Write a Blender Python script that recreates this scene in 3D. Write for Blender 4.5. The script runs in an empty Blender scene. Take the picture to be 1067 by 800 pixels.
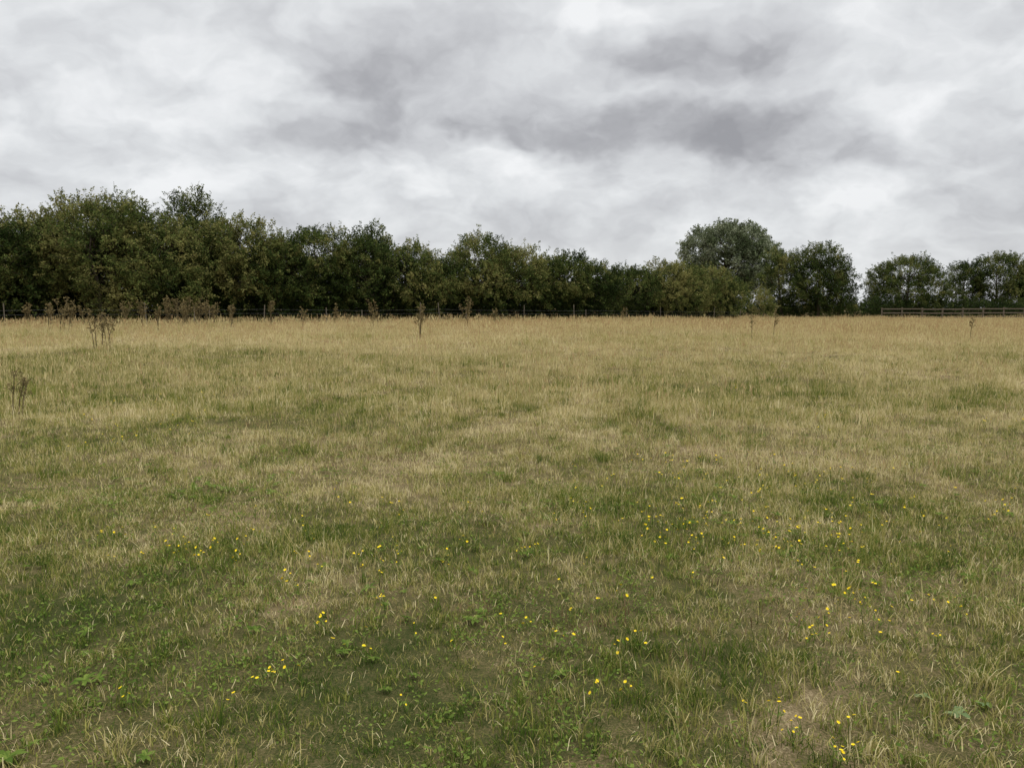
import bpy, math, random
import numpy as np
from mathutils import Vector
random.seed(7); rng=np.random.default_rng(7)
S=bpy.context.scene
S.view_settings.view_transform='Standard'; S.view_settings.look='None'; S.view_settings.exposure=0

# ------------------------------------------------------------ noise / terrain
TAB=np.random.default_rng(3).random((256,256))
def vnoise(x,y,s=0):
    x=np.asarray(x,float)+s*17.3; y=np.asarray(y,float)+s*31.7
    xi=np.floor(x).astype(int); yi=np.floor(y).astype(int); fx=x-xi; fy=y-yi
    fx=fx*fx*(3-2*fx); fy=fy*fy*(3-2*fy)
    a=TAB[xi&255,yi&255]; b=TAB[(xi+1)&255,yi&255]; c=TAB[xi&255,(yi+1)&255]; d=TAB[(xi+1)&255,(yi+1)&255]
    return (a*(1-fx)+b*fx)*(1-fy)+(c*(1-fx)+d*fx)*fy
def fbm(x,y,s=0,o=4):
    x=np.asarray(x,float); y=np.asarray(y,float)
    t=0;a=.5;n=0
    for i in range(o):
        th=.6+i*1.1; c,q=math.cos(th)*2**i,math.sin(th)*2**i
        t=t+a*vnoise(x*c-y*q,x*q+y*c,s+i); n+=a; a*=.55
    return t/n
def sst(a,b,x):
    t=np.clip((np.asarray(x,float)-a)/(b-a),0,1); return t*t*(3-2*t)
def gz(x,y):
    x=np.asarray(x,float); y=np.asarray(y,float)
    return 0.5*sst(12,48,y)*(1-sst(-15,45,x)) + (fbm(x*.25,y*.25,5,3)-.5)*.16*sst(2,10,y)+(fbm(x*1.3,y*1.3,9,2)-.5)*.06
def gauss2(x,y,cx,cy,rx,ry): return np.exp(-((x-cx)/rx)**2-((y-cy)/ry)**2)
def dryness(x,y):
    x=np.asarray(x,float); y=np.asarray(y,float)
    b=np.interp(y,[0,3,6,9,13,20,30,45,200],[.43,.39,.36,.40,.45,.58,.76,.86,.90])
    b=b+.14*gauss2(x,y,-4.6,5,1.6,2.5)+.14*gauss2(x,y,4.5,10,2.5,3)+.16*gauss2(x,y,1.3,4.2,.9,.6)-.14*gauss2(x,y,-2.6,7.2,.8,.6)-.12*gauss2(x,y,2.6,3.6,1.2,1)
    n=(fbm(x*.22,y*.22,1)-.5)*.95+(fbm(x*1.1,y*1.1,2)-.5)*.85+(fbm(x*4,y*4,3,2)-.5)*.4
    return np.clip(b+n*np.interp(y,[0,9,14,30,60],[.9,.95,.9,.75,.45]),0,1)
def bareness(x,y):
    return sst(.64,.84,fbm(x*1.9,y*1.9,21,4)+np.interp(y,[0,4,7,12],[.02,.02,-.03,-.12])+.14*gauss2(x,y,1.1,4.4,.35,.3)+.14*gauss2(x,y,1.5,4.0,.45,.22)+.12*gauss2(x,y,.3,3.9,.5,.25))

# ------------------------------------------------------------ node helpers
def newmat(name):
    m=bpy.data.materials.new(name); m.use_nodes=True; nt=m.node_tree; nt.nodes.clear()
    out=nt.nodes.new('ShaderNodeOutputMaterial'); return m,nt,out
def mathn(nt,op,a,b=None,c=None,clamp=False):
    n=nt.nodes.new('ShaderNodeMath'); n.operation=op; n.use_clamp=clamp
    for i,v in enumerate((a,b,c)):
        if v is None: continue
        if isinstance(v,(int,float)): n.inputs[i].default_value=v
        else: nt.links.new(v,n.inputs[i])
    return n.outputs[0]
def vmath(nt,op,a,b=None,scale=None):
    n=nt.nodes.new('ShaderNodeVectorMath'); n.operation=op
    for i,v in enumerate((a,b)):
        if v is None: continue
        if isinstance(v,tuple): n.inputs[i].default_value=v
        else: nt.links.new(v,n.inputs[i])
    if scale is not None: n.inputs['Scale'].default_value=scale
    return n.outputs['Value'] if op in('LENGTH','DOT_PRODUCT') else n.outputs[0]
def noise(nt,vec,scale,detail=4,rough=.55,dist=0):
    n=nt.nodes.new('ShaderNodeTexNoise'); n.inputs['Scale'].default_value=scale; n.inputs['Detail'].default_value=detail
    n.inputs['Roughness'].default_value=rough; n.inputs['Distortion'].default_value=dist
    if vec is not None: nt.links.new(vec,n.inputs['Vector'])
    return n
def ramp(nt,fac,stops):
    n=nt.nodes.new('ShaderNodeValToRGB'); e=n.color_ramp.elements
    while len(e)<len(stops): e.new(.5)
    for i,(p,c) in enumerate(stops): e[i].position=p; e[i].color=(*c,1)
    nt.links.new(fac,n.inputs[0]); return n.outputs[0]
def attr(nt,name):
    n=nt.nodes.new('ShaderNodeAttribute'); n.attribute_name=name; return n.outputs['Fac']
def foliage_shader(nt,out,col,trans=.3):
    p=nt.nodes.new('ShaderNodeBsdfDiffuse'); nt.links.new(col,p.inputs['Color'])
    t=nt.nodes.new('ShaderNodeBsdfTranslucent'); nt.links.new(col,t.inputs['Color'])
    m=nt.nodes.new('ShaderNodeMixShader'); m.inputs[0].default_value=trans
    nt.links.new(p.outputs[0],m.inputs[1]); nt.links.new(t.outputs[0],m.inputs[2]); nt.links.new(m.outputs[0],out.inputs[0])
def fac_mat(name,stops,trans=.3):
    m,nt,out=newmat(name); foliage_shader(nt,out,ramp(nt,attr(nt,'fac'),stops),trans); return m
M_grass=fac_mat('grass_blades',[(0,(.050,.088,.015)),(.2,(.105,.152,.023)),(.4,(.195,.215,.045)),(.6,(.33,.29,.092)),(.8,(.50,.42,.19)),(1,(.66,.57,.33))],.35)
M_stalk=fac_mat('dry_grass_stalks',[(0,(.23,.215,.08)),(.4,(.40,.345,.15)),(.75,(.59,.50,.255)),(1,(.42,.30,.15))],.3)
M_brown=fac_mat('withered_brown_stems',[(0,(.09,.062,.032)),(.6,(.18,.12,.06)),(1,(.29,.20,.11))],.2)
def simple_leafy(name,c1,c2,trans=.25):
    m,nt,out=newmat(name); foliage_shader(nt,out,ramp(nt,attr(nt,'rnd'),[(0,c1),(1,c2)]),trans); return m
M_weed=simple_leafy('weed_leaf',(.06,.105,.018),(.165,.215,.045))
M_greyweed=simple_leafy('grey_weed_leaf',(.12,.17,.07),(.20,.25,.11))
M_yel=simple_leafy('yellow_petal',(.78,.55,.02),(.92,.74,.05),.2)
M_dead=simple_leafy('dead_stem',(.09,.07,.035),(.17,.135,.07),.1)
M_seed=simple_leafy('seed_head',(.10,.08,.035),(.27,.21,.10),.1)
def ground_mat():
    m,nt,out=newmat('field_soil_and_thatch')
    geo=nt.nodes.new('ShaderNodeNewGeometry'); P=geo.outputs['Position']
    n1=noise(nt,P,9,4,.7); n2=noise(nt,P,90,2,.7)
    f=mathn(nt,'MULTIPLY_ADD',mathn(nt,'SUBTRACT',n1.outputs['Fac'],.5),.9,attr(nt,'fac'))
    f=mathn(nt,'MULTIPLY_ADD',mathn(nt,'SUBTRACT',n2.outputs['Fac'],.5),1.3,f,clamp=True)
    c=ramp(nt,f,[(0,(.040,.048,.016)),(.3,(.085,.076,.031)),(.55,(.15,.115,.06)),(.8,(.24,.185,.105)),(1,(.33,.265,.16))])
    p=nt.nodes.new('ShaderNodeBsdfDiffuse'); nt.links.new(c,p.inputs['Color'])
    b=nt.nodes.new('ShaderNodeBump'); b.inputs['Strength'].default_value=.8; b.inputs['Distance'].default_value=.02
    nt.links.new(n2.outputs['Fac'],b.inputs['Height']); nt.links.new(b.outputs[0],p.inputs['Normal'])
    nt.links.new(p.outputs[0],out.inputs[0]); return m
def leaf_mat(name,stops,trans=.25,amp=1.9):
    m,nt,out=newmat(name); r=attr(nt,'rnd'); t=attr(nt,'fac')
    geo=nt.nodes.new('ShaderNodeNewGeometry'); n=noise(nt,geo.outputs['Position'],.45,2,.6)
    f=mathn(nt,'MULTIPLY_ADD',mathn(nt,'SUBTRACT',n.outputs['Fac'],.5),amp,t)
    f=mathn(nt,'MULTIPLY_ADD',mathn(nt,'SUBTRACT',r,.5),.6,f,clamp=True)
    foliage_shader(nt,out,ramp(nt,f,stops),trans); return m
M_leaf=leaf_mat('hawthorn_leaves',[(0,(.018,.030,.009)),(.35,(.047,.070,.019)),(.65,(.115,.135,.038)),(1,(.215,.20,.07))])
M_poplar=leaf_mat('white_poplar_leaves',[(0,(.055,.075,.032)),(.45,(.13,.155,.08)),(1,(.35,.37,.26))])
def wood_mat(name,c1,c2):
    m,nt,out=newmat(name); tc=nt.nodes.new('ShaderNodeNewGeometry')
    mp=nt.nodes.new('ShaderNodeMapping'); mp.inputs['Scale'].default_value=(1,1,.15); nt.links.new(tc.outputs['Position'],mp.inputs[0])
    n=noise(nt,mp.outputs[0],18,3,.7)
    p=nt.nodes.new('ShaderNodeBsdfDiffuse')
    nt.links.new(ramp(nt,n.outputs['Fac'],[(.3,c1),(.7,c2)]),p.inputs['Color']); nt.links.new(p.outputs[0],out.inputs[0]); return m
M_bark=wood_mat('bark',(.035,.028,.02),(.10,.08,.06)); M_post=wood_mat('weathered_post',(.07,.06,.045),(.17,.145,.11))
M_rail=wood_mat('fence_rail_wood',(.07,.057,.042),(.15,.125,.09))
M_wire=wood_mat('galvanised_wire',(.2,.2,.2),(.3,.3,.3))

# ------------------------------------------------------------ mesh builders
def obj(name,data,parent=None):
    o=bpy.data.objects.new(name,data); S.collection.objects.link(o)
    if parent: o.parent=parent
    return o
def np_mesh(name,V,starts,totals,idx,mats,mi=None,**attrs):
    me=bpy.data.meshes.new(name); me.vertices.add(len(V)); me.vertices.foreach_set('co',np.ascontiguousarray(V,np.float32).ravel())
    me.loops.add(len(idx)); me.loops.foreach_set('vertex_index',np.ascontiguousarray(idx,np.int32))
    me.polygons.add(len(starts)); me.polygons.foreach_set('loop_start',np.ascontiguousarray(starts,np.int32))
    for m in mats: me.materials.append(m)
    if mi is not None: me.polygons.foreach_set('material_index',np.ascontiguousarray(mi,np.int32))
    for k,v in attrs.items():
        a=me.attributes.new(k,'FLOAT','POINT'); a.data.foreach_set('value',np.ascontiguousarray(v,np.float32))
    me.update(calc_edges=True); return me
class MB:
    def __init__(s): s.v=[];s.f=[];s.r=[];s.m=[]
    def add(s,vs,fs,r,mi=0):
        o=len(s.v); s.v+= [tuple(q) for q in vs]; s.r+=[r]*len(vs); s.f+=[tuple(i+o for i in f) for f in fs]; s.m+=[mi]*len(fs)
    def mesh(s,name,mats,smooth=False):
        me=bpy.data.meshes.new(name); me.from_pydata(s.v,[],s.f)
        a=me.attributes.new('rnd','FLOAT','POINT'); a.data.foreach_set('value',s.r)
        for m in mats: me.materials.append(m)
        me.polygons.foreach_set('material_index',s.m)
        if smooth: me.polygons.foreach_set('use_smooth',[True]*len(s.f))
        me.update(); return me
    def leaf(s,c,d,n,l,w,r,mi=0,tri=False):
        d=d.normalized(); sd=d.cross(n)
        if sd.length<1e-4: sd=d.orthogonal()
        sd.normalize()
        if tri: s.add([c-sd*w*.5,c+sd*w*.5,c+d*l],[(0,1,2)],r,mi)
        else: s.add([c,c+d*l*.45-sd*w*.5,c+d*l,c+d*l*.45+sd*w*.5],[(0,1,2,3)],r,mi)
    def tube(s,pts,rad,r=.5,n=6,mi=0):
        pts=[Vector(p) for p in pts]; vs=[];fs=[]
        for i,p in enumerate(pts):
            d=(pts[min(i+1,len(pts)-1)]-pts[max(i-1,0)]).normalized()
            u=d.orthogonal().normalized() if i==0 else (u-d*u.dot(d)).normalized()
            w=d.cross(u)
            for k in range(n):
                a=2*math.pi*k/n; vs.append(p+(u*math.cos(a)+w*math.sin(a))*rad[i])
        for i in range(len(pts)-1):
            for k in range(n): a=i*n+k; b=i*n+(k+1)%n; fs.append((a,b,b+n,a+n))
        fs.append(tuple(reversed(range(n)))); fs.append(tuple(range((len(pts)-1)*n,len(pts)*n)))
        s.add(vs,fs,r,mi)
    def box(s,c,hx,hy,hz,rz=0,r=.5,mi=0):
        ca,sa=math.cos(rz),math.sin(rz); vs=[]
        for z in(-hz,hz):
            for x,y in((-hx,-hy),(hx,-hy),(hx,hy),(-hx,hy)): vs.append((c[0]+x*ca-y*sa,c[1]+x*sa+y*ca,c[2]+z))
        s.add(vs,[(3,2,1,0),(4,5,6,7),(0,1,5,4),(1,2,6,5),(2,3,7,6),(3,0,4,7)],r,mi)
R=random.random; U=random.uniform; G=random.gauss

def bake(name,P,rot,scl,templates,vid,fac,mats,parent=None):
    """merge many small transformed plants into one mesh object"""
    VV=[];ST=[];IX=[];MI=[];RR=[];FF=[];vo=0;lo=0
    P=np.asarray(P);rot=np.asarray(rot);scl=np.asarray(scl);fac=np.asarray(fac)
    for ti,b in enumerate(templates):
        k=np.where(vid==ti)[0]
        if not len(k): continue
        tv=np.array(b.v); tr=np.array(b.r); tl=np.array([len(f) for f in b.f]); ti_=np.concatenate([np.array(f) for f in b.f]); tm=np.array(b.m)
        v=tv[None]*scl[k][:,None,:]
        for ax in range(3):
            c=np.cos(rot[k,ax])[:,None]; s=np.sin(rot[k,ax])[:,None]; i,j=[(1,2),(2,0),(0,1)][ax]
            a=v[...,i]*c-v[...,j]*s; bb=v[...,i]*s+v[...,j]*c; v[...,i]=a; v[...,j]=bb
        v+=P[k][:,None,:]; n=len(k); nv=len(tv)
        VV.append(v.reshape(-1,3)); IX.append((ti_[None]+(np.arange(n)*nv)[:,None]).ravel()+vo); vo+=n*nv
        tt=np.tile(tl,n); ST.append(np.cumsum(tt)-tt+lo); lo+=tt.sum()
        MI.append(np.tile(tm,n)); RR.append(np.tile(tr,n)); FF.append(np.repeat(fac[k],nv))
    return obj(name,np_mesh(name,np.concatenate(VV),np.concatenate(ST),None,np.concatenate(IX),mats,np.concatenate(MI),rnd=np.concatenate(RR),fac=np.concatenate(FF)),parent)

# vectorised curved blades ------------------------------------------------
class Blades:
    def __init__(s): s.V=[];s.I=[];s.T=[];s.F=[];s.M=[];s.n=0
    def add(s,x,y,z,h,w,az,lean,fac,segs=3,mi=0,t0=0.,tw=None):
        n=len(x); lean=np.maximum(lean,.02); tw=rng.uniform(0,6.28,n) if tw is None else tw
        wx,wy=np.cos(tw),np.sin(tw); cols=[]
        for i in range(segs+1):
            t=t0+(1-t0)*i/segs; a=lean*t; o=h*(1-np.cos(a))/lean; up=h*np.sin(a)/lean
            cx=x+np.cos(az)*o; cy=y+np.sin(az)*o; cz=z+up
            if i<segs:
                ww=w*.5*(1-(i/segs)**1.6); cols+= [np.stack([cx-wx*ww,cy-wy*ww,cz],1),np.stack([cx+wx*ww,cy+wy*ww,cz],1)]
            else: cols.append(np.stack([cx,cy,cz],1))
        nv=2*segs+1; s.V.append(np.stack(cols,1).reshape(-1,3)); tl=[];ti=[]
        for i in range(segs-1): k=2*i; ti+=[k,k+1,k+3,k+2]; tl.append(4)
        k=2*(segs-1); ti+=[k,k+1,k+2]; tl.append(3)
        s.I.append((np.array(ti)[None]+(np.arange(n)*nv)[:,None]).ravel()+s.n); s.T.append(np.tile(tl,n)); s.n+=n*nv
        s.F.append(np.repeat(np.clip(fac,0,1),nv)); s.M.append(np.full(n*len(tl),mi))
    def make(s,name,mats):
        T=np.concatenate(s.T); return obj(name,np_mesh(name,np.concatenate(s.V),np.cumsum(T)-T,None,np.concatenate(s.I),mats,np.concatenate(s.M),fac=np.concatenate(s.F)))

# ------------------------------------------------------------ ground
def ground():
    xs=np.concatenate([[-900,-400,-200,-120],np.arange(-80,-14,2),np.arange(-14,14,.2),np.arange(14,100,2),[120,200,400,900]])
    ys=np.concatenate([[-600,-200,-60,-20],np.arange(-8,1,1),np.arange(1,20,.2),np.arange(20,60,1.0),np.arange(60,140,3),[160,250,500,1200]])
    X,Y=np.meshgrid(xs,ys); Z=gz(X,Y); v=np.stack([X,Y,Z],-1).reshape(-1,3)
    nx=len(xs); i=np.arange(len(ys)-1)[:,None]*nx+np.arange(nx-1)[None]; i=i.ravel()
    f=np.stack([i,i+1,i+nx+1,i+nx],1)
    me=np_mesh('ground',v,np.arange(len(f))*4,None,f.ravel(),[ground_mat()],fac=np.clip(dryness(X,Y)*.72+.35*bareness(X,Y),0,1).ravel())
    me.polygons.foreach_set('use_smooth',[True]*len(f)); obj('ground',me)
ground()

# ------------------------------------------------------------ grass
def wedge(y0,y1,dens,side=.80,pad=1.5):
    A=(y1-y0)*2*(side*y1+pad); n=int(A*dens); y=rng.uniform(y0,y1,n); x=rng.uniform(-1,1,n)*(side*y1+pad)
    k=np.abs(x)<side*y+pad; return x[k],y[k]
def thin(x,y,p): k=rng.random(len(x))<p; return x[k],y[k]
N_=rng.normal
def clumps(x,y,nb,sig):
    n=len(x); i=np.repeat(np.arange(n),nb); return x[i]+N_(0,sig,len(i)),y[i]+N_(0,sig,len(i)),i
B=Blades()
def grass_layer(y0,y1,dens,nb,sig,hmin,hmax,w,segs,fade,rs=.5,cv=.18):
    cx,cy=wedge(y0,y1,dens); cx,cy=thin(cx,cy,np.interp(cy,*fade)*(1-.6*bareness(cx,cy)))
    x,y,i=clumps(cx,cy,nb,sig); n=len(x); g=N_(0,1,(len(cx),3))
    hh=(.1+1.8*fbm(x*.9,y*.9,30,4))*(1+.35*g[i,0]); h=rng.uniform(hmin,hmax,n)*np.clip(hh,.3,2.4)
    long_=rng.random(n)<.08; h=np.where(long_,h*1.7,h)
    az=g[i,1]*3+N_(0,1.6,n); lean=rng.uniform(.3,2.1,n)
    f=dryness(x,y)+g[i,2]*cv+N_(0,.5,n)*rs*.6+(rng.random(n)<.14)*.35
    B.add(x,y,gz(x,y)-.006,h,rng.uniform(.6,1.3,n)*w,az,lean,f,segs)
grass_layer(1.5,7,240,19,.026,.024,.064,.0042,3,([1.5,5,7],[1,.9,.6]),.6,.22)
grass_layer(5,15,115,17,.045,.033,.09,.0055,2,([5,8,15],[.55,1,.55]),.55,.2)
grass_layer(11,38,30,18,.09,.06,.17,.009,2,([11,15,25,38],[.5,1,.7,.4]),.5,.17)
grass_layer(28,125,5,11,.25,.16,.34,.018,1,([28,38,70,125],[.6,1,.7,.35]),.4,.15)
# coarse ungrazed tussocks
cx,cy=wedge(1.8,22,2.6); cx,cy=thin(cx,cy,(.12+sst(.45,.65,fbm(cx*.6,cy*.6,88)))*np.interp(cy,[2,5,22],[.8,1,.7])); x,y,i=clumps(cx,cy,70,.045); g=rng.random((len(cx),3)); n=len(x)
rx,ry=x-cx[i],y-cy[i]; B.add(x,y,gz(x,y)-.005,rng.uniform(.045,.12,n)*(.6+.8*g[i,0]),rng.uniform(.003,.0065,n)*np.interp(y,[3,20],[.9,1.5]),np.arctan2(ry,rx)+N_(0,.5,n),rng.uniform(.3,1.8,n),np.where(g[i,1]<.55,.18,.62)+N_(0,.15,n),3)
# flat clippings / litter
x,y=wedge(1.5,11,720); x,y=thin(x,y,np.interp(y,[1.5,6,11],[1,.7,.25])*(.4+.6*sst(.3,.6,dryness(x,y)+bareness(x,y)))); n=len(x)
B.add(x,y,gz(x,y)+rng.uniform(.006,.045,n),rng.uniform(.03,.10,n),rng.uniform(.002,.0045,n),rng.uniform(0,6.28,n),rng.uniform(2.2,2.9,n),.68+N_(0,.25,n),2)
# withered brown weeds in low patches
cx,cy=wedge(2.3,22,26); pr=.9*gauss2(cx,cy,-1.3,8.9,1.5,.6)+.7*gauss2(cx,cy,-1.9,9.6,1.0,.4)+.35*gauss2(cx,cy,-.9,4.3,.8,.4)+.45*sst(.58,.74,fbm(cx*.9,cy*.9,77,3)); cx,cy=thin(cx,cy,pr)
x,y,i=clumps(cx,cy,10,.06); n=len(x)
B.add(x,y,gz(x,y),rng.uniform(.03,.12,n),rng.uniform(.003,.007,n),rng.uniform(0,6.28,n),rng.uniform(.1,1.7,n),rng.random(n),2,1)
B.make('meadow_grass',[M_grass,M_brown])
B=Blades()
def stalk_layer(y0,y1,dens,nb,sig,h0,h1,w,prob,segs=2,heads=True):
    cx,cy=wedge(y0,y1,dens); cx,cy=thin(cx,cy,prob(cx,cy)); x,y,i=clumps(cx,cy,nb,sig); n=len(x); g=N_(0,1,(len(cx),2))
    h=rng.uniform(h0,h1,n)*np.clip(1+.2*g[i,0],.5,1.6)*(.7+.6*fbm(x*.2,y*.2,44,3)); az=rng.uniform(0,6.28,n); ln=rng.uniform(.05,.55,n); f=dryness(x,y)*.9+.05+N_(0,.22,n)
    z=gz(x,y); B.add(x,y,z,h,np.full(n,w),az,ln,f,segs)
    if heads:
        k=rng.random(n)<.75
        for q in range(2): B.add(x[k]+N_(0,w,k.sum()),y[k],z[k],h[k]*rng.uniform(.97,1.06,k.sum()),np.full(k.sum(),w*3.0),az[k],ln[k],f[k]+.12,2 if segs>1 else 1,0,t0=.74)
stalk_layer(3.2,20,8,7,.07,.12,.32,.0022,lambda x,y:sst(.38,.75,fbm(x*.35,y*.35,40)+np.interp(y,[3.5,6,9,14,20],[-.2,-.10,.05,.14,.2])+.14*(x>2)*(y>7)),3)
stalk_layer(12,45,4.2,9,.13,.22,.44,.005,lambda x,y:sst(.40,.66,fbm(x*.16,y*.16,41)+np.interp(y,[12,20,30,45],[-.05,.04,.18,.3])))
stalk_layer(35,122,2.0,9,.3,.34,.54,.012,lambda x,y:np.interp(y,[35,50,122],[.7,1,.5])*sst(.15,.5,fbm(x*.12,y*.12,41)+.1),1)
B.make('tall_dry_grass',[M_stalk])
def std(x,y,sx,sz,tilt=.12):
    n=len(x); P=np.stack([x,y,gz(x,y)],1); rot=np.stack([rng.normal(0,tilt,n),rng.normal(0,tilt,n),rng.uniform(0,6.28,n)],1)
    return P,rot,np.stack([sx,sx,sz],1)

# ------------------------------------------------------------ weeds & flowers
def rosette(n,l,w,mi):
    b=MB()
    for i in range(n):
        az=i*2.4+U(-.3,.3); ll=l*U(.6,1.1); up=U(.25,.7); vs=[];fs=[];segs=4
        for k in range(segs+1):
            t=k/segs; rr=ll*t; z=.01+ll*(up*t-up*.9*t*t); ww=w*.5*math.sin(math.pi*min(1,t*.93+.06))**.8*(1+.25*math.sin(k*2.7+i))
            c=Vector((math.cos(az)*rr,math.sin(az)*rr,z)); s=Vector((-math.sin(az),math.cos(az),0))*ww
            vs+=[c-s+Vector((0,0,ww*.3)),c,c+s+Vector((0,0,ww*.3))]
        for k in range(segs): q=3*k; fs+=[(q,q+1,q+4,q+3),(q+1,q+2,q+5,q+4)]
        b.add(vs,fs,R(),mi)
    return b
def cover():
    b=MB()
    for i in range(16):
        c=Vector((G(0,.05),G(0,.05),U(.006,.035))); b.leaf(c,Vector((G(0,1),G(0,1),G(.1,.35))),Vector((G(0,.4),G(0,.4),1)),U(.010,.024),U(.006,.014),R())
    return b
TW=[cover() for _ in range(5)]+[rosette(8,.045,.011,0),rosette(10,.035,.013,0),rosette(7,.06,.016,0),rosette(9,.045,.016,1)]
x,y=wedge(1.6,11,110); x,y=thin(x,y,(.12+.7*sst(.50,.66,fbm(x*.9,y*.9,50)+.05*(x>.5)))*np.interp(y,[2,6,11],[1,.8,.2])); vid=rng.integers(0,5,len(x))
x2,y2=wedge(1.8,10,8); k=fbm(x2*.8,y2*.8,51)>.5; x2,y2=x2[k],y2[k]; v2=rng.integers(5,8,len(x2))
ex=[(1.75,3.0,8),(1.9,3.08,8),(1.68,3.13,8),(2.7,4.6,7),(2.95,4.75,7),(2.85,4.95,7)]
for q in range(22): ex.append((-2.6+G(0,.35),7.2+G(0,.25),7))
x=np.concatenate([x,x2,[e[0] for e in ex]]); y=np.concatenate([y,y2,[e[1] for e in ex]]); vid=np.concatenate([vid,v2,[e[2] for e in ex]])
sx=rng.uniform(.7,1.3,len(x)); P,rot,scl=std(x,y,sx,sx,.15); P[:,2]+=.012
bake('broadleaf_weeds',P,rot,scl,TW,vid,np.zeros(len(x)),[M_weed,M_greyweed])
def flower():
    b=MB()
    for s in range(random.choice([1,2,2,3])):
        az=U(0,6.28); h=U(.05,.10); ln=U(.1,.5); x0,y0=G(0,.02),G(0,.02)
        out=h*(1-math.cos(ln))/ln; c=Vector((x0+math.cos(az)*out,y0+math.sin(az)*out,h*math.sin(ln)/ln))
        b.tube([(x0,y0,-.01),(x0+(c.x-x0)*.3,y0+(c.y-y0)*.3,h*.55),c],[.0014,.0012,.001],.4,4,0)
        nrm=Vector((math.cos(az)*.3+G(0,.25),math.sin(az)*.3+G(0,.25),1)).normalized(); u=nrm.orthogonal().normalized(); w=nrm.cross(u); rr=U(.006,.0105)
        for k in range(9):
            a=k*.698; dd=u*math.cos(a)+w*math.sin(a); b.leaf(c,(dd+nrm*.35),nrm,rr,rr*.62,R(),1)
        vs=[c+nrm*.004]+[c+(u*math.cos(k*1.047)+w*math.sin(k*1.047))*rr*.4+nrm*.001 for k in range(6)]
        b.add(vs,[(0,1+k,1+(k+1)%6) for k in range(6)],0,1)
        for k in range(2): b.leaf(Vector((x0,y0,h*U(.2,.6))),Vector((G(0,1),G(0,1),.5)),Vector((0,0,1)),.04,.008,R(),0)
    return b
TF=[flower() for _ in range(10)]
cl=[(-.84,3.6,5,.1),(-.63,3.8,7,.14),(.03,3.82,6,.1),(.36,3.3,7,.1),(1.84,4.07,13,.12),(1.7,3.75,10,.12),(2.2,4.0,4,.06),(.14,5.05,2,.05),(-1.1,2.98,2,.03),(1.06,2.8,10,.09),
 (3.3,5.7,10,.3),(1.3,5.5,26,.3),(1.75,5.35,20,.25),(2.0,5.3,18,.15),(1.12,5.7,18,.25),(-2.2,5.1,13,.22),(-.87,4.75,12,.25),(-.6,4.6,9,.15),(-1.0,3.25,3,.08),(1.88,8.3,8,.15),(-2.9,5.35,6,.3),(2.9,6.2,22,.5),(.4,4.6,5,.3),(-1.3,5.6,10,.4),(3.6,6.8,20,.5),(1.6,6.3,20,.5),(.6,6.8,12,.5),(2.4,7.4,14,.5)]
fx=[];fy=[]
for a,b_,n,s in cl:
    for i in range(n): fx.append(a+G(0,s*1.5)); fy.append(b_+G(0,s*1.5))
x,y=wedge(3,16,5); k=fbm(x*.5,y*.5,60)>.60; fx=np.append(fx,x[k]); fy=np.append(fy,y[k])
P,rot,scl=std(fx,fy,np.interp(fy,[4,9],[.95,1.15])*rng.uniform(.9,1.1,len(fx)),rng.uniform(.8,1.3,len(fx)),.1)
bake('yellow_wildflowers',P,rot,scl,TF,rng.integers(0,10,len(fx)),np.zeros(len(fx)),[M_weed,M_yel])

def dead_plant(h,bushy,seed,k_):
    random.seed(seed); b=MB()
    for s in range(bushy):
        az=U(0,6.28); l=Vector((math.cos(az),math.sin(az),0))*U(.04,.2)*h; base=Vector((G(0,.06),G(0,.06),-.02))
        hh=h*U(.65,1); P3=[base,base+l*.3+Vector((0,0,hh*.5)),base+l+Vector((0,0,hh))]
        b.tube(P3,[.014*k_,.011*k_,.007*k_],R(),5,0)
        for k in range(11):
            t=U(.5,1); p=base+l*t+Vector((0,0,hh*t)); a=U(0,6.28); q=p+Vector((math.cos(a),math.sin(a),U(.7,1.8)))*U(.05,.12)*h*(1.35-t*.6)
            b.tube([p,q],[.006*k_,.004*k_],R(),4,0)
            for j in range(3):
                c=q+Vector((G(0,.024),G(0,.024),G(0,.018)))
                for m in range(4): b.leaf(c,Vector((G(0,1),G(0,1),G(.5,1))),Vector((G(0,1),G(0,1),1)),U(.025,.05)*k_,.028*k_,R(),1)
        for k in range(6):
            t=U(.05,.65); p=base+l*t+Vector((0,0,hh*t)); b.leaf(p,Vector((G(0,1),G(0,1),-.5)),Vector((0,0,1)),U(.06,.14),.026*k_,R(),0)
    return b.mesh('ragwort_plant',[M_dead,M_seed])
pl=[(-.115,33,1.5,4),(-.505,26,1.3,4),(-.515,26.4,1.1,3),(-.56,38,1.6,4),(-.55,39,1.55,4),(-.575,40,1.5,4),(-.427,43,1.65,5),(-.405,44,1.7,5),(-.39,44,1.7,5),(-.37,43,1.5,4),(-.46,42,1.45,4),(-.057,45,1.85,4),(-.17,42,1.5,3),
    (-.62,11.6,.68,3),(.299,34,1.15,1),(.325,35,1.3,1),(.57,36,1.2,1),(-.02,47,1.3,2),(.14,55,1.3,2),(-.30,47,1.5,3),(-.35,40,1.3,3),(-.22,46,1.4,2),(-.48,45,1.5,4),(-.44,40,1.3,3),(-.41,42,1.5,4),(-.60,42,1.5,3),(-.53,43,1.4,3),(-.26,43,1.3,2),(-.38,45,1.6,4),(-.415,45,1.6,4)]
for i,(tx,yy,h,n) in enumerate(pl):
    x=tx*yy; o=obj('ragwort_plant',dead_plant(h,n,100+i,min(1.4,.4+yy/42))); o.location=(x,yy,float(gz(x,yy)))
random.seed(11)

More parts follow.
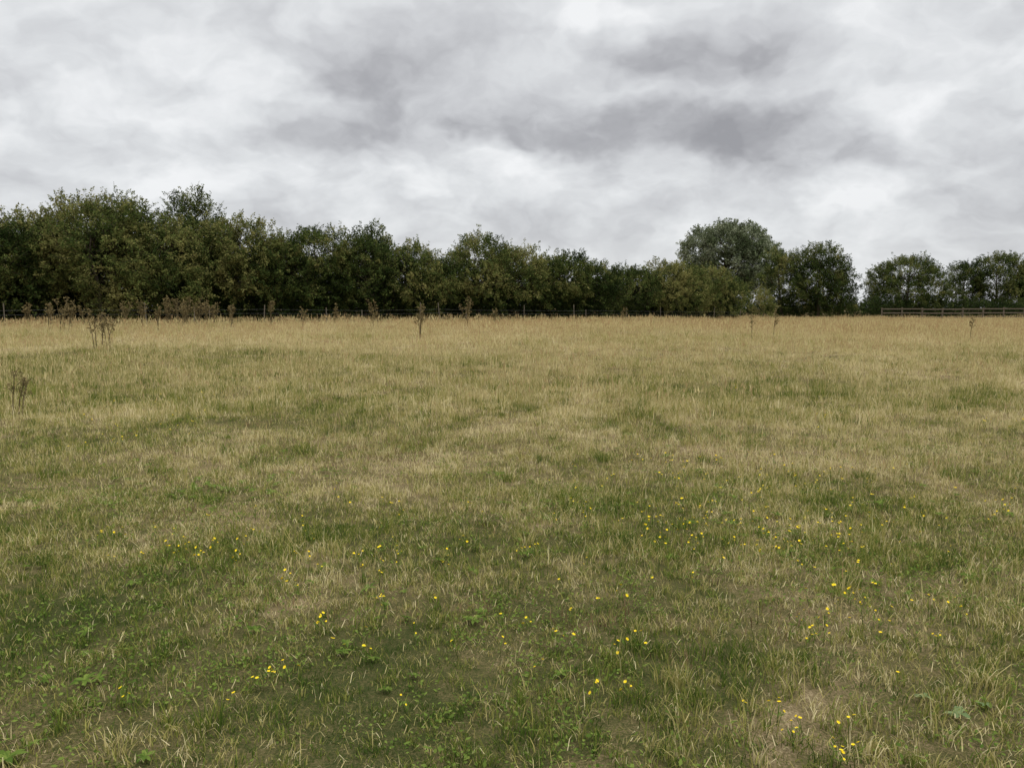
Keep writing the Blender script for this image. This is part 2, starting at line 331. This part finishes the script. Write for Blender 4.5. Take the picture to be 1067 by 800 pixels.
# ------------------------------------------------------------ trees
def sprig(L,n,ls,spread):
    b=MB(); b.tube([(0,0,0),(0,.04,L)],[.012,.004],.2,3,1)
    for i in range(n):
        t=R()**.7; a=U(0,6.28); rr=spread*(1.1-t*.8)*math.sqrt(R()); c=Vector((math.cos(a)*rr,math.sin(a)*rr,L*t+G(0,.03)))
        b.leaf(c,Vector((math.cos(a)+G(0,.5),math.sin(a)+G(0,.5),G(.2,.6))),Vector((G(0,1),G(0,1),G(.4,.8))),ls*U(.7,1.4),ls*U(.6,.9),R(),0,tri=True)
    return b
TS=[sprig(.9,40,.13,.30) for _ in range(8)]+[sprig(1.25,26,.115,.14) for _ in range(4)]
TP=[sprig(1.2,44,.18,.36) for _ in range(8)]+[sprig(1.4,28,.17,.2) for _ in range(4)]
def rot_from_dirs(D):
    D=D/np.linalg.norm(D,axis=1,keepdims=True)
    th=np.arccos(np.clip(D[:,2],-1,1)); ph=np.arctan2(D[:,1],D[:,0])
    return np.stack([np.zeros(len(D)),th,ph],1)
def crown(cx,cy,H,Rad,base=.8,nl=11,dens=5.,top=.5,flat=.8,ex=.4):
    z0=float(gz(cx,cy)); L=[]
    for i in range(nl):
        t=(i+.5)/nl; zz=base+(H-base)*(.10+.82*t**.85); prof=math.sin(math.pi*min(1,.25+.62*t))**ex
        a=i*2.4+U(-.6,.6); r=Rad*.62*prof*U(.6,1.25)*(1-.35*t*top); lr=Rad*U(.28,.56)*(1-.18*t)
        L.append((np.array([cx+math.cos(a)*r,cy+math.sin(a)*r,z0+min(zz,H-lr*.85*U(1,1.6))]),np.array([lr,lr,lr*flat])))
    L.append((np.array([cx,cy,z0+base+(H-base)*.45]),np.array([Rad*.6,Rad*.6,(H-base)*.40])))
    P=[];D=[];W=[]
    for c,r in L:
        n=int(4*math.pi*(r[0]**2*.6+r[0]*r[2]*.4)*dens); d=rng.normal(size=(n,3)); d/=np.linalg.norm(d,axis=1,keepdims=True)
        p=c+d*r*(rng.uniform(.45,1.0,n)**.55)[:,None]
        keep=np.ones(n,bool)
        for c2,r2 in L:
            if c2 is c: continue
            keep&=(np.sum(((p-c2)/r2)**2,1)>.5)
        keep&=p[:,2]>z0+.25
        P.append(p[keep]);D.append(d[keep]);W.append(np.full(keep.sum(),U(-.2,.2)))
    return np.concatenate(P),np.concatenate(D),L,np.concatenate(W)
def bark(mb,cx,cy,H,L,tr):
    z0=float(gz(cx,cy)); lean=Vector((G(0,.25),G(0,.25),0)); base=Vector((cx,cy,z0-.1)); fork=Vector((cx,cy,z0+H*.28))+lean; topp=Vector((cx,cy,z0+H*.8))+lean*2
    mb.tube([base,base.lerp(fork,.5)+Vector((G(0,.08),G(0,.08),0)),fork,fork.lerp(topp,.5)+Vector((G(0,.2),G(0,.2),0)),topp],[tr*1.25,tr,tr*.8,tr*.45,tr*.12],.5,8)
    for c,r in L:
        e=Vector(c); s=fork.lerp(topp,max(0,min(.8,(e.z-fork.z)/max(.1,topp.z-fork.z)-.25))); m=s.lerp(e,.5)+Vector((G(0,.15),G(0,.15),.15))
        mb.tube([s,m,e],[tr*.42,tr*.26,tr*.08],.5,5)
        for k in range(2):
            q=e+Vector((G(0,1),G(0,1),G(.4,.8))).normalized()*float(r[0])*.85; mb.tube([m.lerp(e,.6),q],[tr*.15,tr*.03],.5,4)
def build_tree(name,specs,tmpl=None,mat=None,tint=.45,tr=.16,scale=1.,twiggy=0.,dens=5.):
    tmpl=tmpl or TS; mat=mat or M_leaf; mb=MB(); PP=[];DD=[];TT=[];SS=[];VV=[]
    for sp in specs:
        cx,cy,H,Rad=sp[:4]; kw=dict(sp[4]) if len(sp)>4 else {}
        tt=kw.pop('tint',tint); sc=kw.pop('s',scale); de=kw.pop('dens',dens); tw=kw.pop('tw',twiggy)
        P,D,L,W=crown(cx,cy,H,Rad,dens=de,**kw); bark(mb,cx,cy,H,L,tr*(H/8))
        PP.append(P);DD.append(D*.9+np.array([0,0,.45])+rng.normal(0,.35,D.shape)); TT.append(tt+W+rng.normal(0,.09,len(P)))
        SS.append(rng.uniform(.65,1.1,len(P))*sc); VV.append(rng.integers(0,12,len(P)))
        nt_=int(14+tw*60); a=rng.uniform(0,6.28,nt_); rr=Rad*.8*np.sqrt(rng.random(nt_)); z0=float(gz(cx,cy)); zz=[]
        for px_,py_ in zip(cx+np.cos(a)*rr,cy+np.sin(a)*rr):
            best=z0+1
            for c,r in L:
                q=((px_-c[0])/r[0])**2+((py_-c[1])/r[1])**2
                if q<1: best=max(best,c[2]+r[2]*math.sqrt(1-q))
            zz.append(best)
        zz=np.array(zz)-.2; PP.append(np.stack([cx+np.cos(a)*rr,cy+np.sin(a)*rr,zz],1)); DD.append(np.stack([np.cos(a)*.3,np.sin(a)*.3,np.ones(nt_)],1)+rng.normal(0,.25,(nt_,3)))
        TT.append(np.full(nt_,tt+.1)); SS.append(rng.uniform(.6,1.15,nt_)*sc); VV.append(rng.integers(8,12,nt_))
    root=obj(name,mb.mesh('trunk_and_limbs',[M_bark],True))
    P=np.concatenate(PP); s=np.concatenate(SS)
    bake('foliage',P,rot_from_dirs(np.concatenate(DD)),np.stack([s,s,s],1),tmpl,np.concatenate(VV),np.clip(np.concatenate(TT),0,1),[mat,M_bark],root)
    return root
T=lambda t,y,*a:(t*y,y,*a)
hedge=[T(-.86,44,6.3,2.8),T(-.78,45,6.5,2.8),T(-.708,46,6.2,2.8),T(-.637,48,6.0,3.0,{'tint':.3}),T(-.595,49,6.6,2.6,{'tint':.62}),T(-.547,50.5,7.1,3.0,{'tint':.75}),
 T(-.448,51,6.9,3.2,{'tint':.62}),T(-.40,53,6.3,2.6,{'tint':.32}),T(-.345,54,6.6,3.3,{'tint':.75}),T(-.293,55,5.8,2.5,{'tint':.45}),T(-.239,57,6.4,3.4,{'tint':.36}),T(-.183,58,6.0,2.7,{'tint':.26}),
 T(-.129,60,5.7,3.2,{'tint':.70}),T(-.085,62,4.4,2.2,{'tint':.28}),T(-.042,64,6.6,3.3,{'tint':.52}),T(.008,66,6.1,2.9,{'tint':.64}),T(.060,69,5.7,3.5,{'tint':.42}),T(.105,72,4.8,2.7,{'tint':.30}),T(.15,76,4.9,3.3,{'tint':.45}),
 T(.195,78,5.6,3.4,{'tint':.76}),T(.238,81,5.3,3.5,{'tint':.74}),T(.272,84,3.9,2.4,{'tint':.5})]
hedge=[h if len(h)>4 else (*h,{}) for h in hedge]
for h in hedge: h[4]['base']=1.4; h[4]['top']=1.1
fill=[]
for i in range(len(hedge)-1):
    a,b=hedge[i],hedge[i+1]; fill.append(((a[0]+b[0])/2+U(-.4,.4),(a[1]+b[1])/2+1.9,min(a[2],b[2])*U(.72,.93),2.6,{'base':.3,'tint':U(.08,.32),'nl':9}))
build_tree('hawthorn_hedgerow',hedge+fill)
under=[]
for i in range(len(hedge)-1):
    a,b=hedge[i],hedge[i+1]
    for t in(.0,.5): under.append((a[0]+(b[0]-a[0])*t+U(-.3,.3),a[1]+(b[1]-a[1])*t+1.3,U(1.8,3.0),2.1,{'base':.0,'tint':U(-.1,.06),'nl':6}))  # leaf tint pushed dark to paint in shade beneath the hedge canopy
build_tree('shade_tinted_undergrowth',under,tr=.08)
build_tree('willow_tree',[T(-.505,49.5,7.8,3.8,{'tint':.74,'base':1.2,'nl':14,'top':.9})],twiggy=.7)
build_tree('ash_tree',[T(-.392,54.5,8.6,2.6,{'tint':.40,'base':1.5,'top':1.3})],twiggy=.9)
build_tree('ash_tree',[T(-.172,61,7.0,1.8,{'tint':.4,'base':2,'top':1.3})],twiggy=.6)
build_tree('white_poplar_tree',[(.268*118,118,13.1,7.0,{'base':4.0,'nl':26,'tint':.5,'top':.7,'ex':.6})],tmpl=TP,mat=M_poplar,tr=.35,dens=2.9,scale=1.15)
build_tree('field_maple_tree',[T(.337,101,8.4,3.4,{'tint':.52,'nl':10,'top':1})],twiggy=.5,scale=1.2,dens=3.5)
build_tree('field_maple_tree',[T(.379,98,8.9,4.0,{'tint':.33,'nl':14,'top':1})],twiggy=.3,scale=1.2,dens=3.5)
build_tree('field_maple_tree',[T(.405,97,6.4,2.2,{'tint':.3})],scale=1.1,dens=3.5)
build_tree('hawthorn_tree',[T(.488,112,8.2,5.9,{'tint':.5,'base':.3,'nl':28,'ex':.7,'top':1.1})],scale=1.15,dens=3.8)
for t,y,H,r,ti in((.560,119,7.9,3.0,.4),(.603,118,9.4,4.6,.42),(.655,117,8.4,4.6,.36),(.715,116,9,4.8,.35),(.775,114,8.5,4.6,.4)):
    build_tree('oak_tree',[T(t,y,H,r,{'tint':ti,'base':.8,'nl':15,'top':1.2,'ex':.6})],scale=1.2,dens=3.7)
build_tree('hawthorn_shrub',[T(.31,86,3.2,1.3,{'tint':.85,'base':.3,'nl':6})])
low=[(t*y,y,H,1.9,{'base':0,'nl':6,'tint':ti}) for t,y,H,ti in[(.29+i*.018,105+i*.3,U(1.5,2.4),U(.02,.25)) for i in range(28)]]
build_tree('low_hedge',low,tr=.06,dens=3.5,scale=1.1)

# ------------------------------------------------------------ fences
mb=MB(); prev=None
for i,h in enumerate(hedge):
    p=Vector((h[0]*(1-3.2/h[1])+U(-1.1,1.1),h[1]-4.6)); z=float(gz(p.x,p.y)); mb.tube([(p.x,p.y,z-.1),(p.x+G(0,.05),p.y,z+U(1.0,1.5))],[.035,.03],.5,7,0)
    if prev is not None:
        for hh in(.35,.7,.95): mb.tube([(prev.x,prev.y-.05,float(gz(prev.x,prev.y))+hh),(p.x,p.y-.05,z+hh)],[.0025,.0025],.5,4,1)
    prev=p
obj('wire_fence',mb.mesh('wire_fence',[M_post,M_wire]))
mb=MB(); n=22; fp=[]
for i in range(n): fp.append((45+i*2.4,98-i*.12))
for i,(x,y) in enumerate(fp):
    z=float(gz(x,y)); mb.box((x,y,z+.70),.08,.05,.85)
    if i:
        x0,y0=fp[i-1]; a=math.atan2(y-y0,x-x0); l=math.hypot(x-x0,y-y0)/2
        for hh in(.42,.90,1.38): mb.box(((x+x0)/2,(y+y0)/2-.075,(z+float(gz(x0,y0)))/2+hh),l-.01,.02,.07,a)
obj('wooden_fence',mb.mesh('wooden_fence',[M_rail]))

# ------------------------------------------------------------ sky
w=bpy.data.worlds.new('World'); S.world=w; w.use_nodes=True; nt=w.node_tree; nt.nodes.clear()
try: w.cycles.sampling_method='NONE'
except Exception as e: print(e)
out=nt.nodes.new('ShaderNodeOutputWorld'); tc=nt.nodes.new('ShaderNodeTexCoord'); sp=nt.nodes.new('ShaderNodeSeparateXYZ'); nt.links.new(tc.outputs['Generated'],sp.inputs[0])
z0_=mathn(nt,'MAXIMUM',sp.outputs[2],0.0); zc=mathn(nt,'ADD',z0_,.5)
cb=nt.nodes.new('ShaderNodeCombineXYZ'); nt.links.new(mathn(nt,'DIVIDE',sp.outputs[0],zc),cb.inputs[0]); nt.links.new(mathn(nt,'DIVIDE',sp.outputs[1],zc),cb.inputs[1])
uv=cb.outputs[0]
wn=noise(nt,uv,5,4,.55); warp=vmath(nt,'SCALE',vmath(nt,'SUBTRACT',wn.outputs['Color'],(.5,.5,.5)),scale=.26)
uvw=vmath(nt,'ADD',uv,warp)
n1=noise(nt,uvw,2.6,3,.5); n2=noise(nt,vmath(nt,'ADD',uvw,(3.1,7.7,0)),8.5,5,.50)
t=mathn(nt,'ADD',mathn(nt,'MULTIPLY',n1.outputs['Fac'],.6),mathn(nt,'MULTIPLY',n2.outputs['Fac'],.40))
t=mathn(nt,'MULTIPLY_ADD',mathn(nt,'SUBTRACT',t,.5),2.4,.68)
def blob(cx,cy,rx,ry,amt):
    global t
    v=vmath(nt,'MULTIPLY',vmath(nt,'SUBTRACT',uvw,(cx,cy,0)),(1/rx,1/ry,0)); l=vmath(nt,'LENGTH',v)
    mr=nt.nodes.new('ShaderNodeMapRange'); mr.interpolation_type='SMOOTHSTEP'; nt.links.new(l,mr.inputs[0])
    mr.inputs[1].default_value=1.15; mr.inputs[2].default_value=.3; mr.inputs[3].default_value=0; mr.inputs[4].default_value=amt
    t=mathn(nt,'ADD',t,mr.outputs[0])
blob(.05,1.35,.52,.085,-.36); blob(.46,1.35,.24,.12,-.36); blob(.28,1.20,.40,.07,-.2); blob(-.18,1.26,.2,.07,-.2); blob(-.7,1.38,.3,.07,-.12)
blob(-.42,1.26,.13,.07,.2); blob(.04,1.09,.25,.05,.18); blob(.98,1.60,.10,.07,.35); blob(.1,1.5,.5,.07,.10); blob(.62,1.50,.2,.05,.12)
t=mathn(nt,'MAXIMUM',mathn(nt,'MINIMUM',t,1.0),0.0)
hz=nt.nodes.new('ShaderNodeMapRange'); nt.links.new(z0_,hz.inputs[0]); hz.inputs[1].default_value=0.02; hz.inputs[2].default_value=.16; hz.inputs[3].default_value=.55; hz.inputs[4].default_value=1.0
t=mathn(nt,'MULTIPLY_ADD',mathn(nt,'SUBTRACT',t,.70),hz.outputs[0],.70)
col=ramp(nt,t,[(0,(.34,.34,.36)),(.25,(.435,.437,.457)),(.5,(.60,.608,.628)),(.75,(.755,.77,.785)),(1,(.92,.93,.94))])
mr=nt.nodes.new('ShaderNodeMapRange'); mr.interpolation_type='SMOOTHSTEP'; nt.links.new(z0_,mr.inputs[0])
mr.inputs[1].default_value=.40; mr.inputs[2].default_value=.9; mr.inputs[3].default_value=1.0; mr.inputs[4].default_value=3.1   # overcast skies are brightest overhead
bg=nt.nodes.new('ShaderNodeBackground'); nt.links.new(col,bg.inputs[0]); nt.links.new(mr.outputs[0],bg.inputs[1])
sky=nt.nodes.new('ShaderNodeTexSky'); sky.sky_type='NISHITA'; sky.sun_disc=False; sky.sun_elevation=math.radians(55); sky.sun_rotation=math.radians(130)
bs=nt.nodes.new('ShaderNodeBackground'); nt.links.new(sky.outputs[0],bs.inputs[0]); bs.inputs[1].default_value=.1
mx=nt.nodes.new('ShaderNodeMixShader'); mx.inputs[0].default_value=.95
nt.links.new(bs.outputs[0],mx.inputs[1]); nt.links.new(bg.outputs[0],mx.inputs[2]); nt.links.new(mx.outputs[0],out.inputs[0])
ld=bpy.data.lights.new('sun','SUN'); ld.energy=1.5; ld.angle=math.radians(20); ld.color=(1,.97,.92); lo=obj('sun',ld)
el,az=math.radians(55),math.radians(130); dv=Vector((math.sin(az)*math.cos(el),math.cos(az)*math.cos(el),math.sin(el)))
lo.rotation_euler=dv.to_track_quat('Z','Y').to_euler(); lo.location=(0,0,30)
# ------------------------------------------------------------ camera
cd=bpy.data.cameras.new('camera'); cam=obj('camera',cd); cam.location=(0,0,1.6+float(gz(0,0))); cam.rotation_euler=(math.radians(90-5.46),0,0)
cd.sensor_width=36; cd.lens=28.2; cd.clip_end=3000; cd.clip_start=.05; S.camera=cam
print('verts',sum(len(m.vertices) for m in bpy.data.meshes))
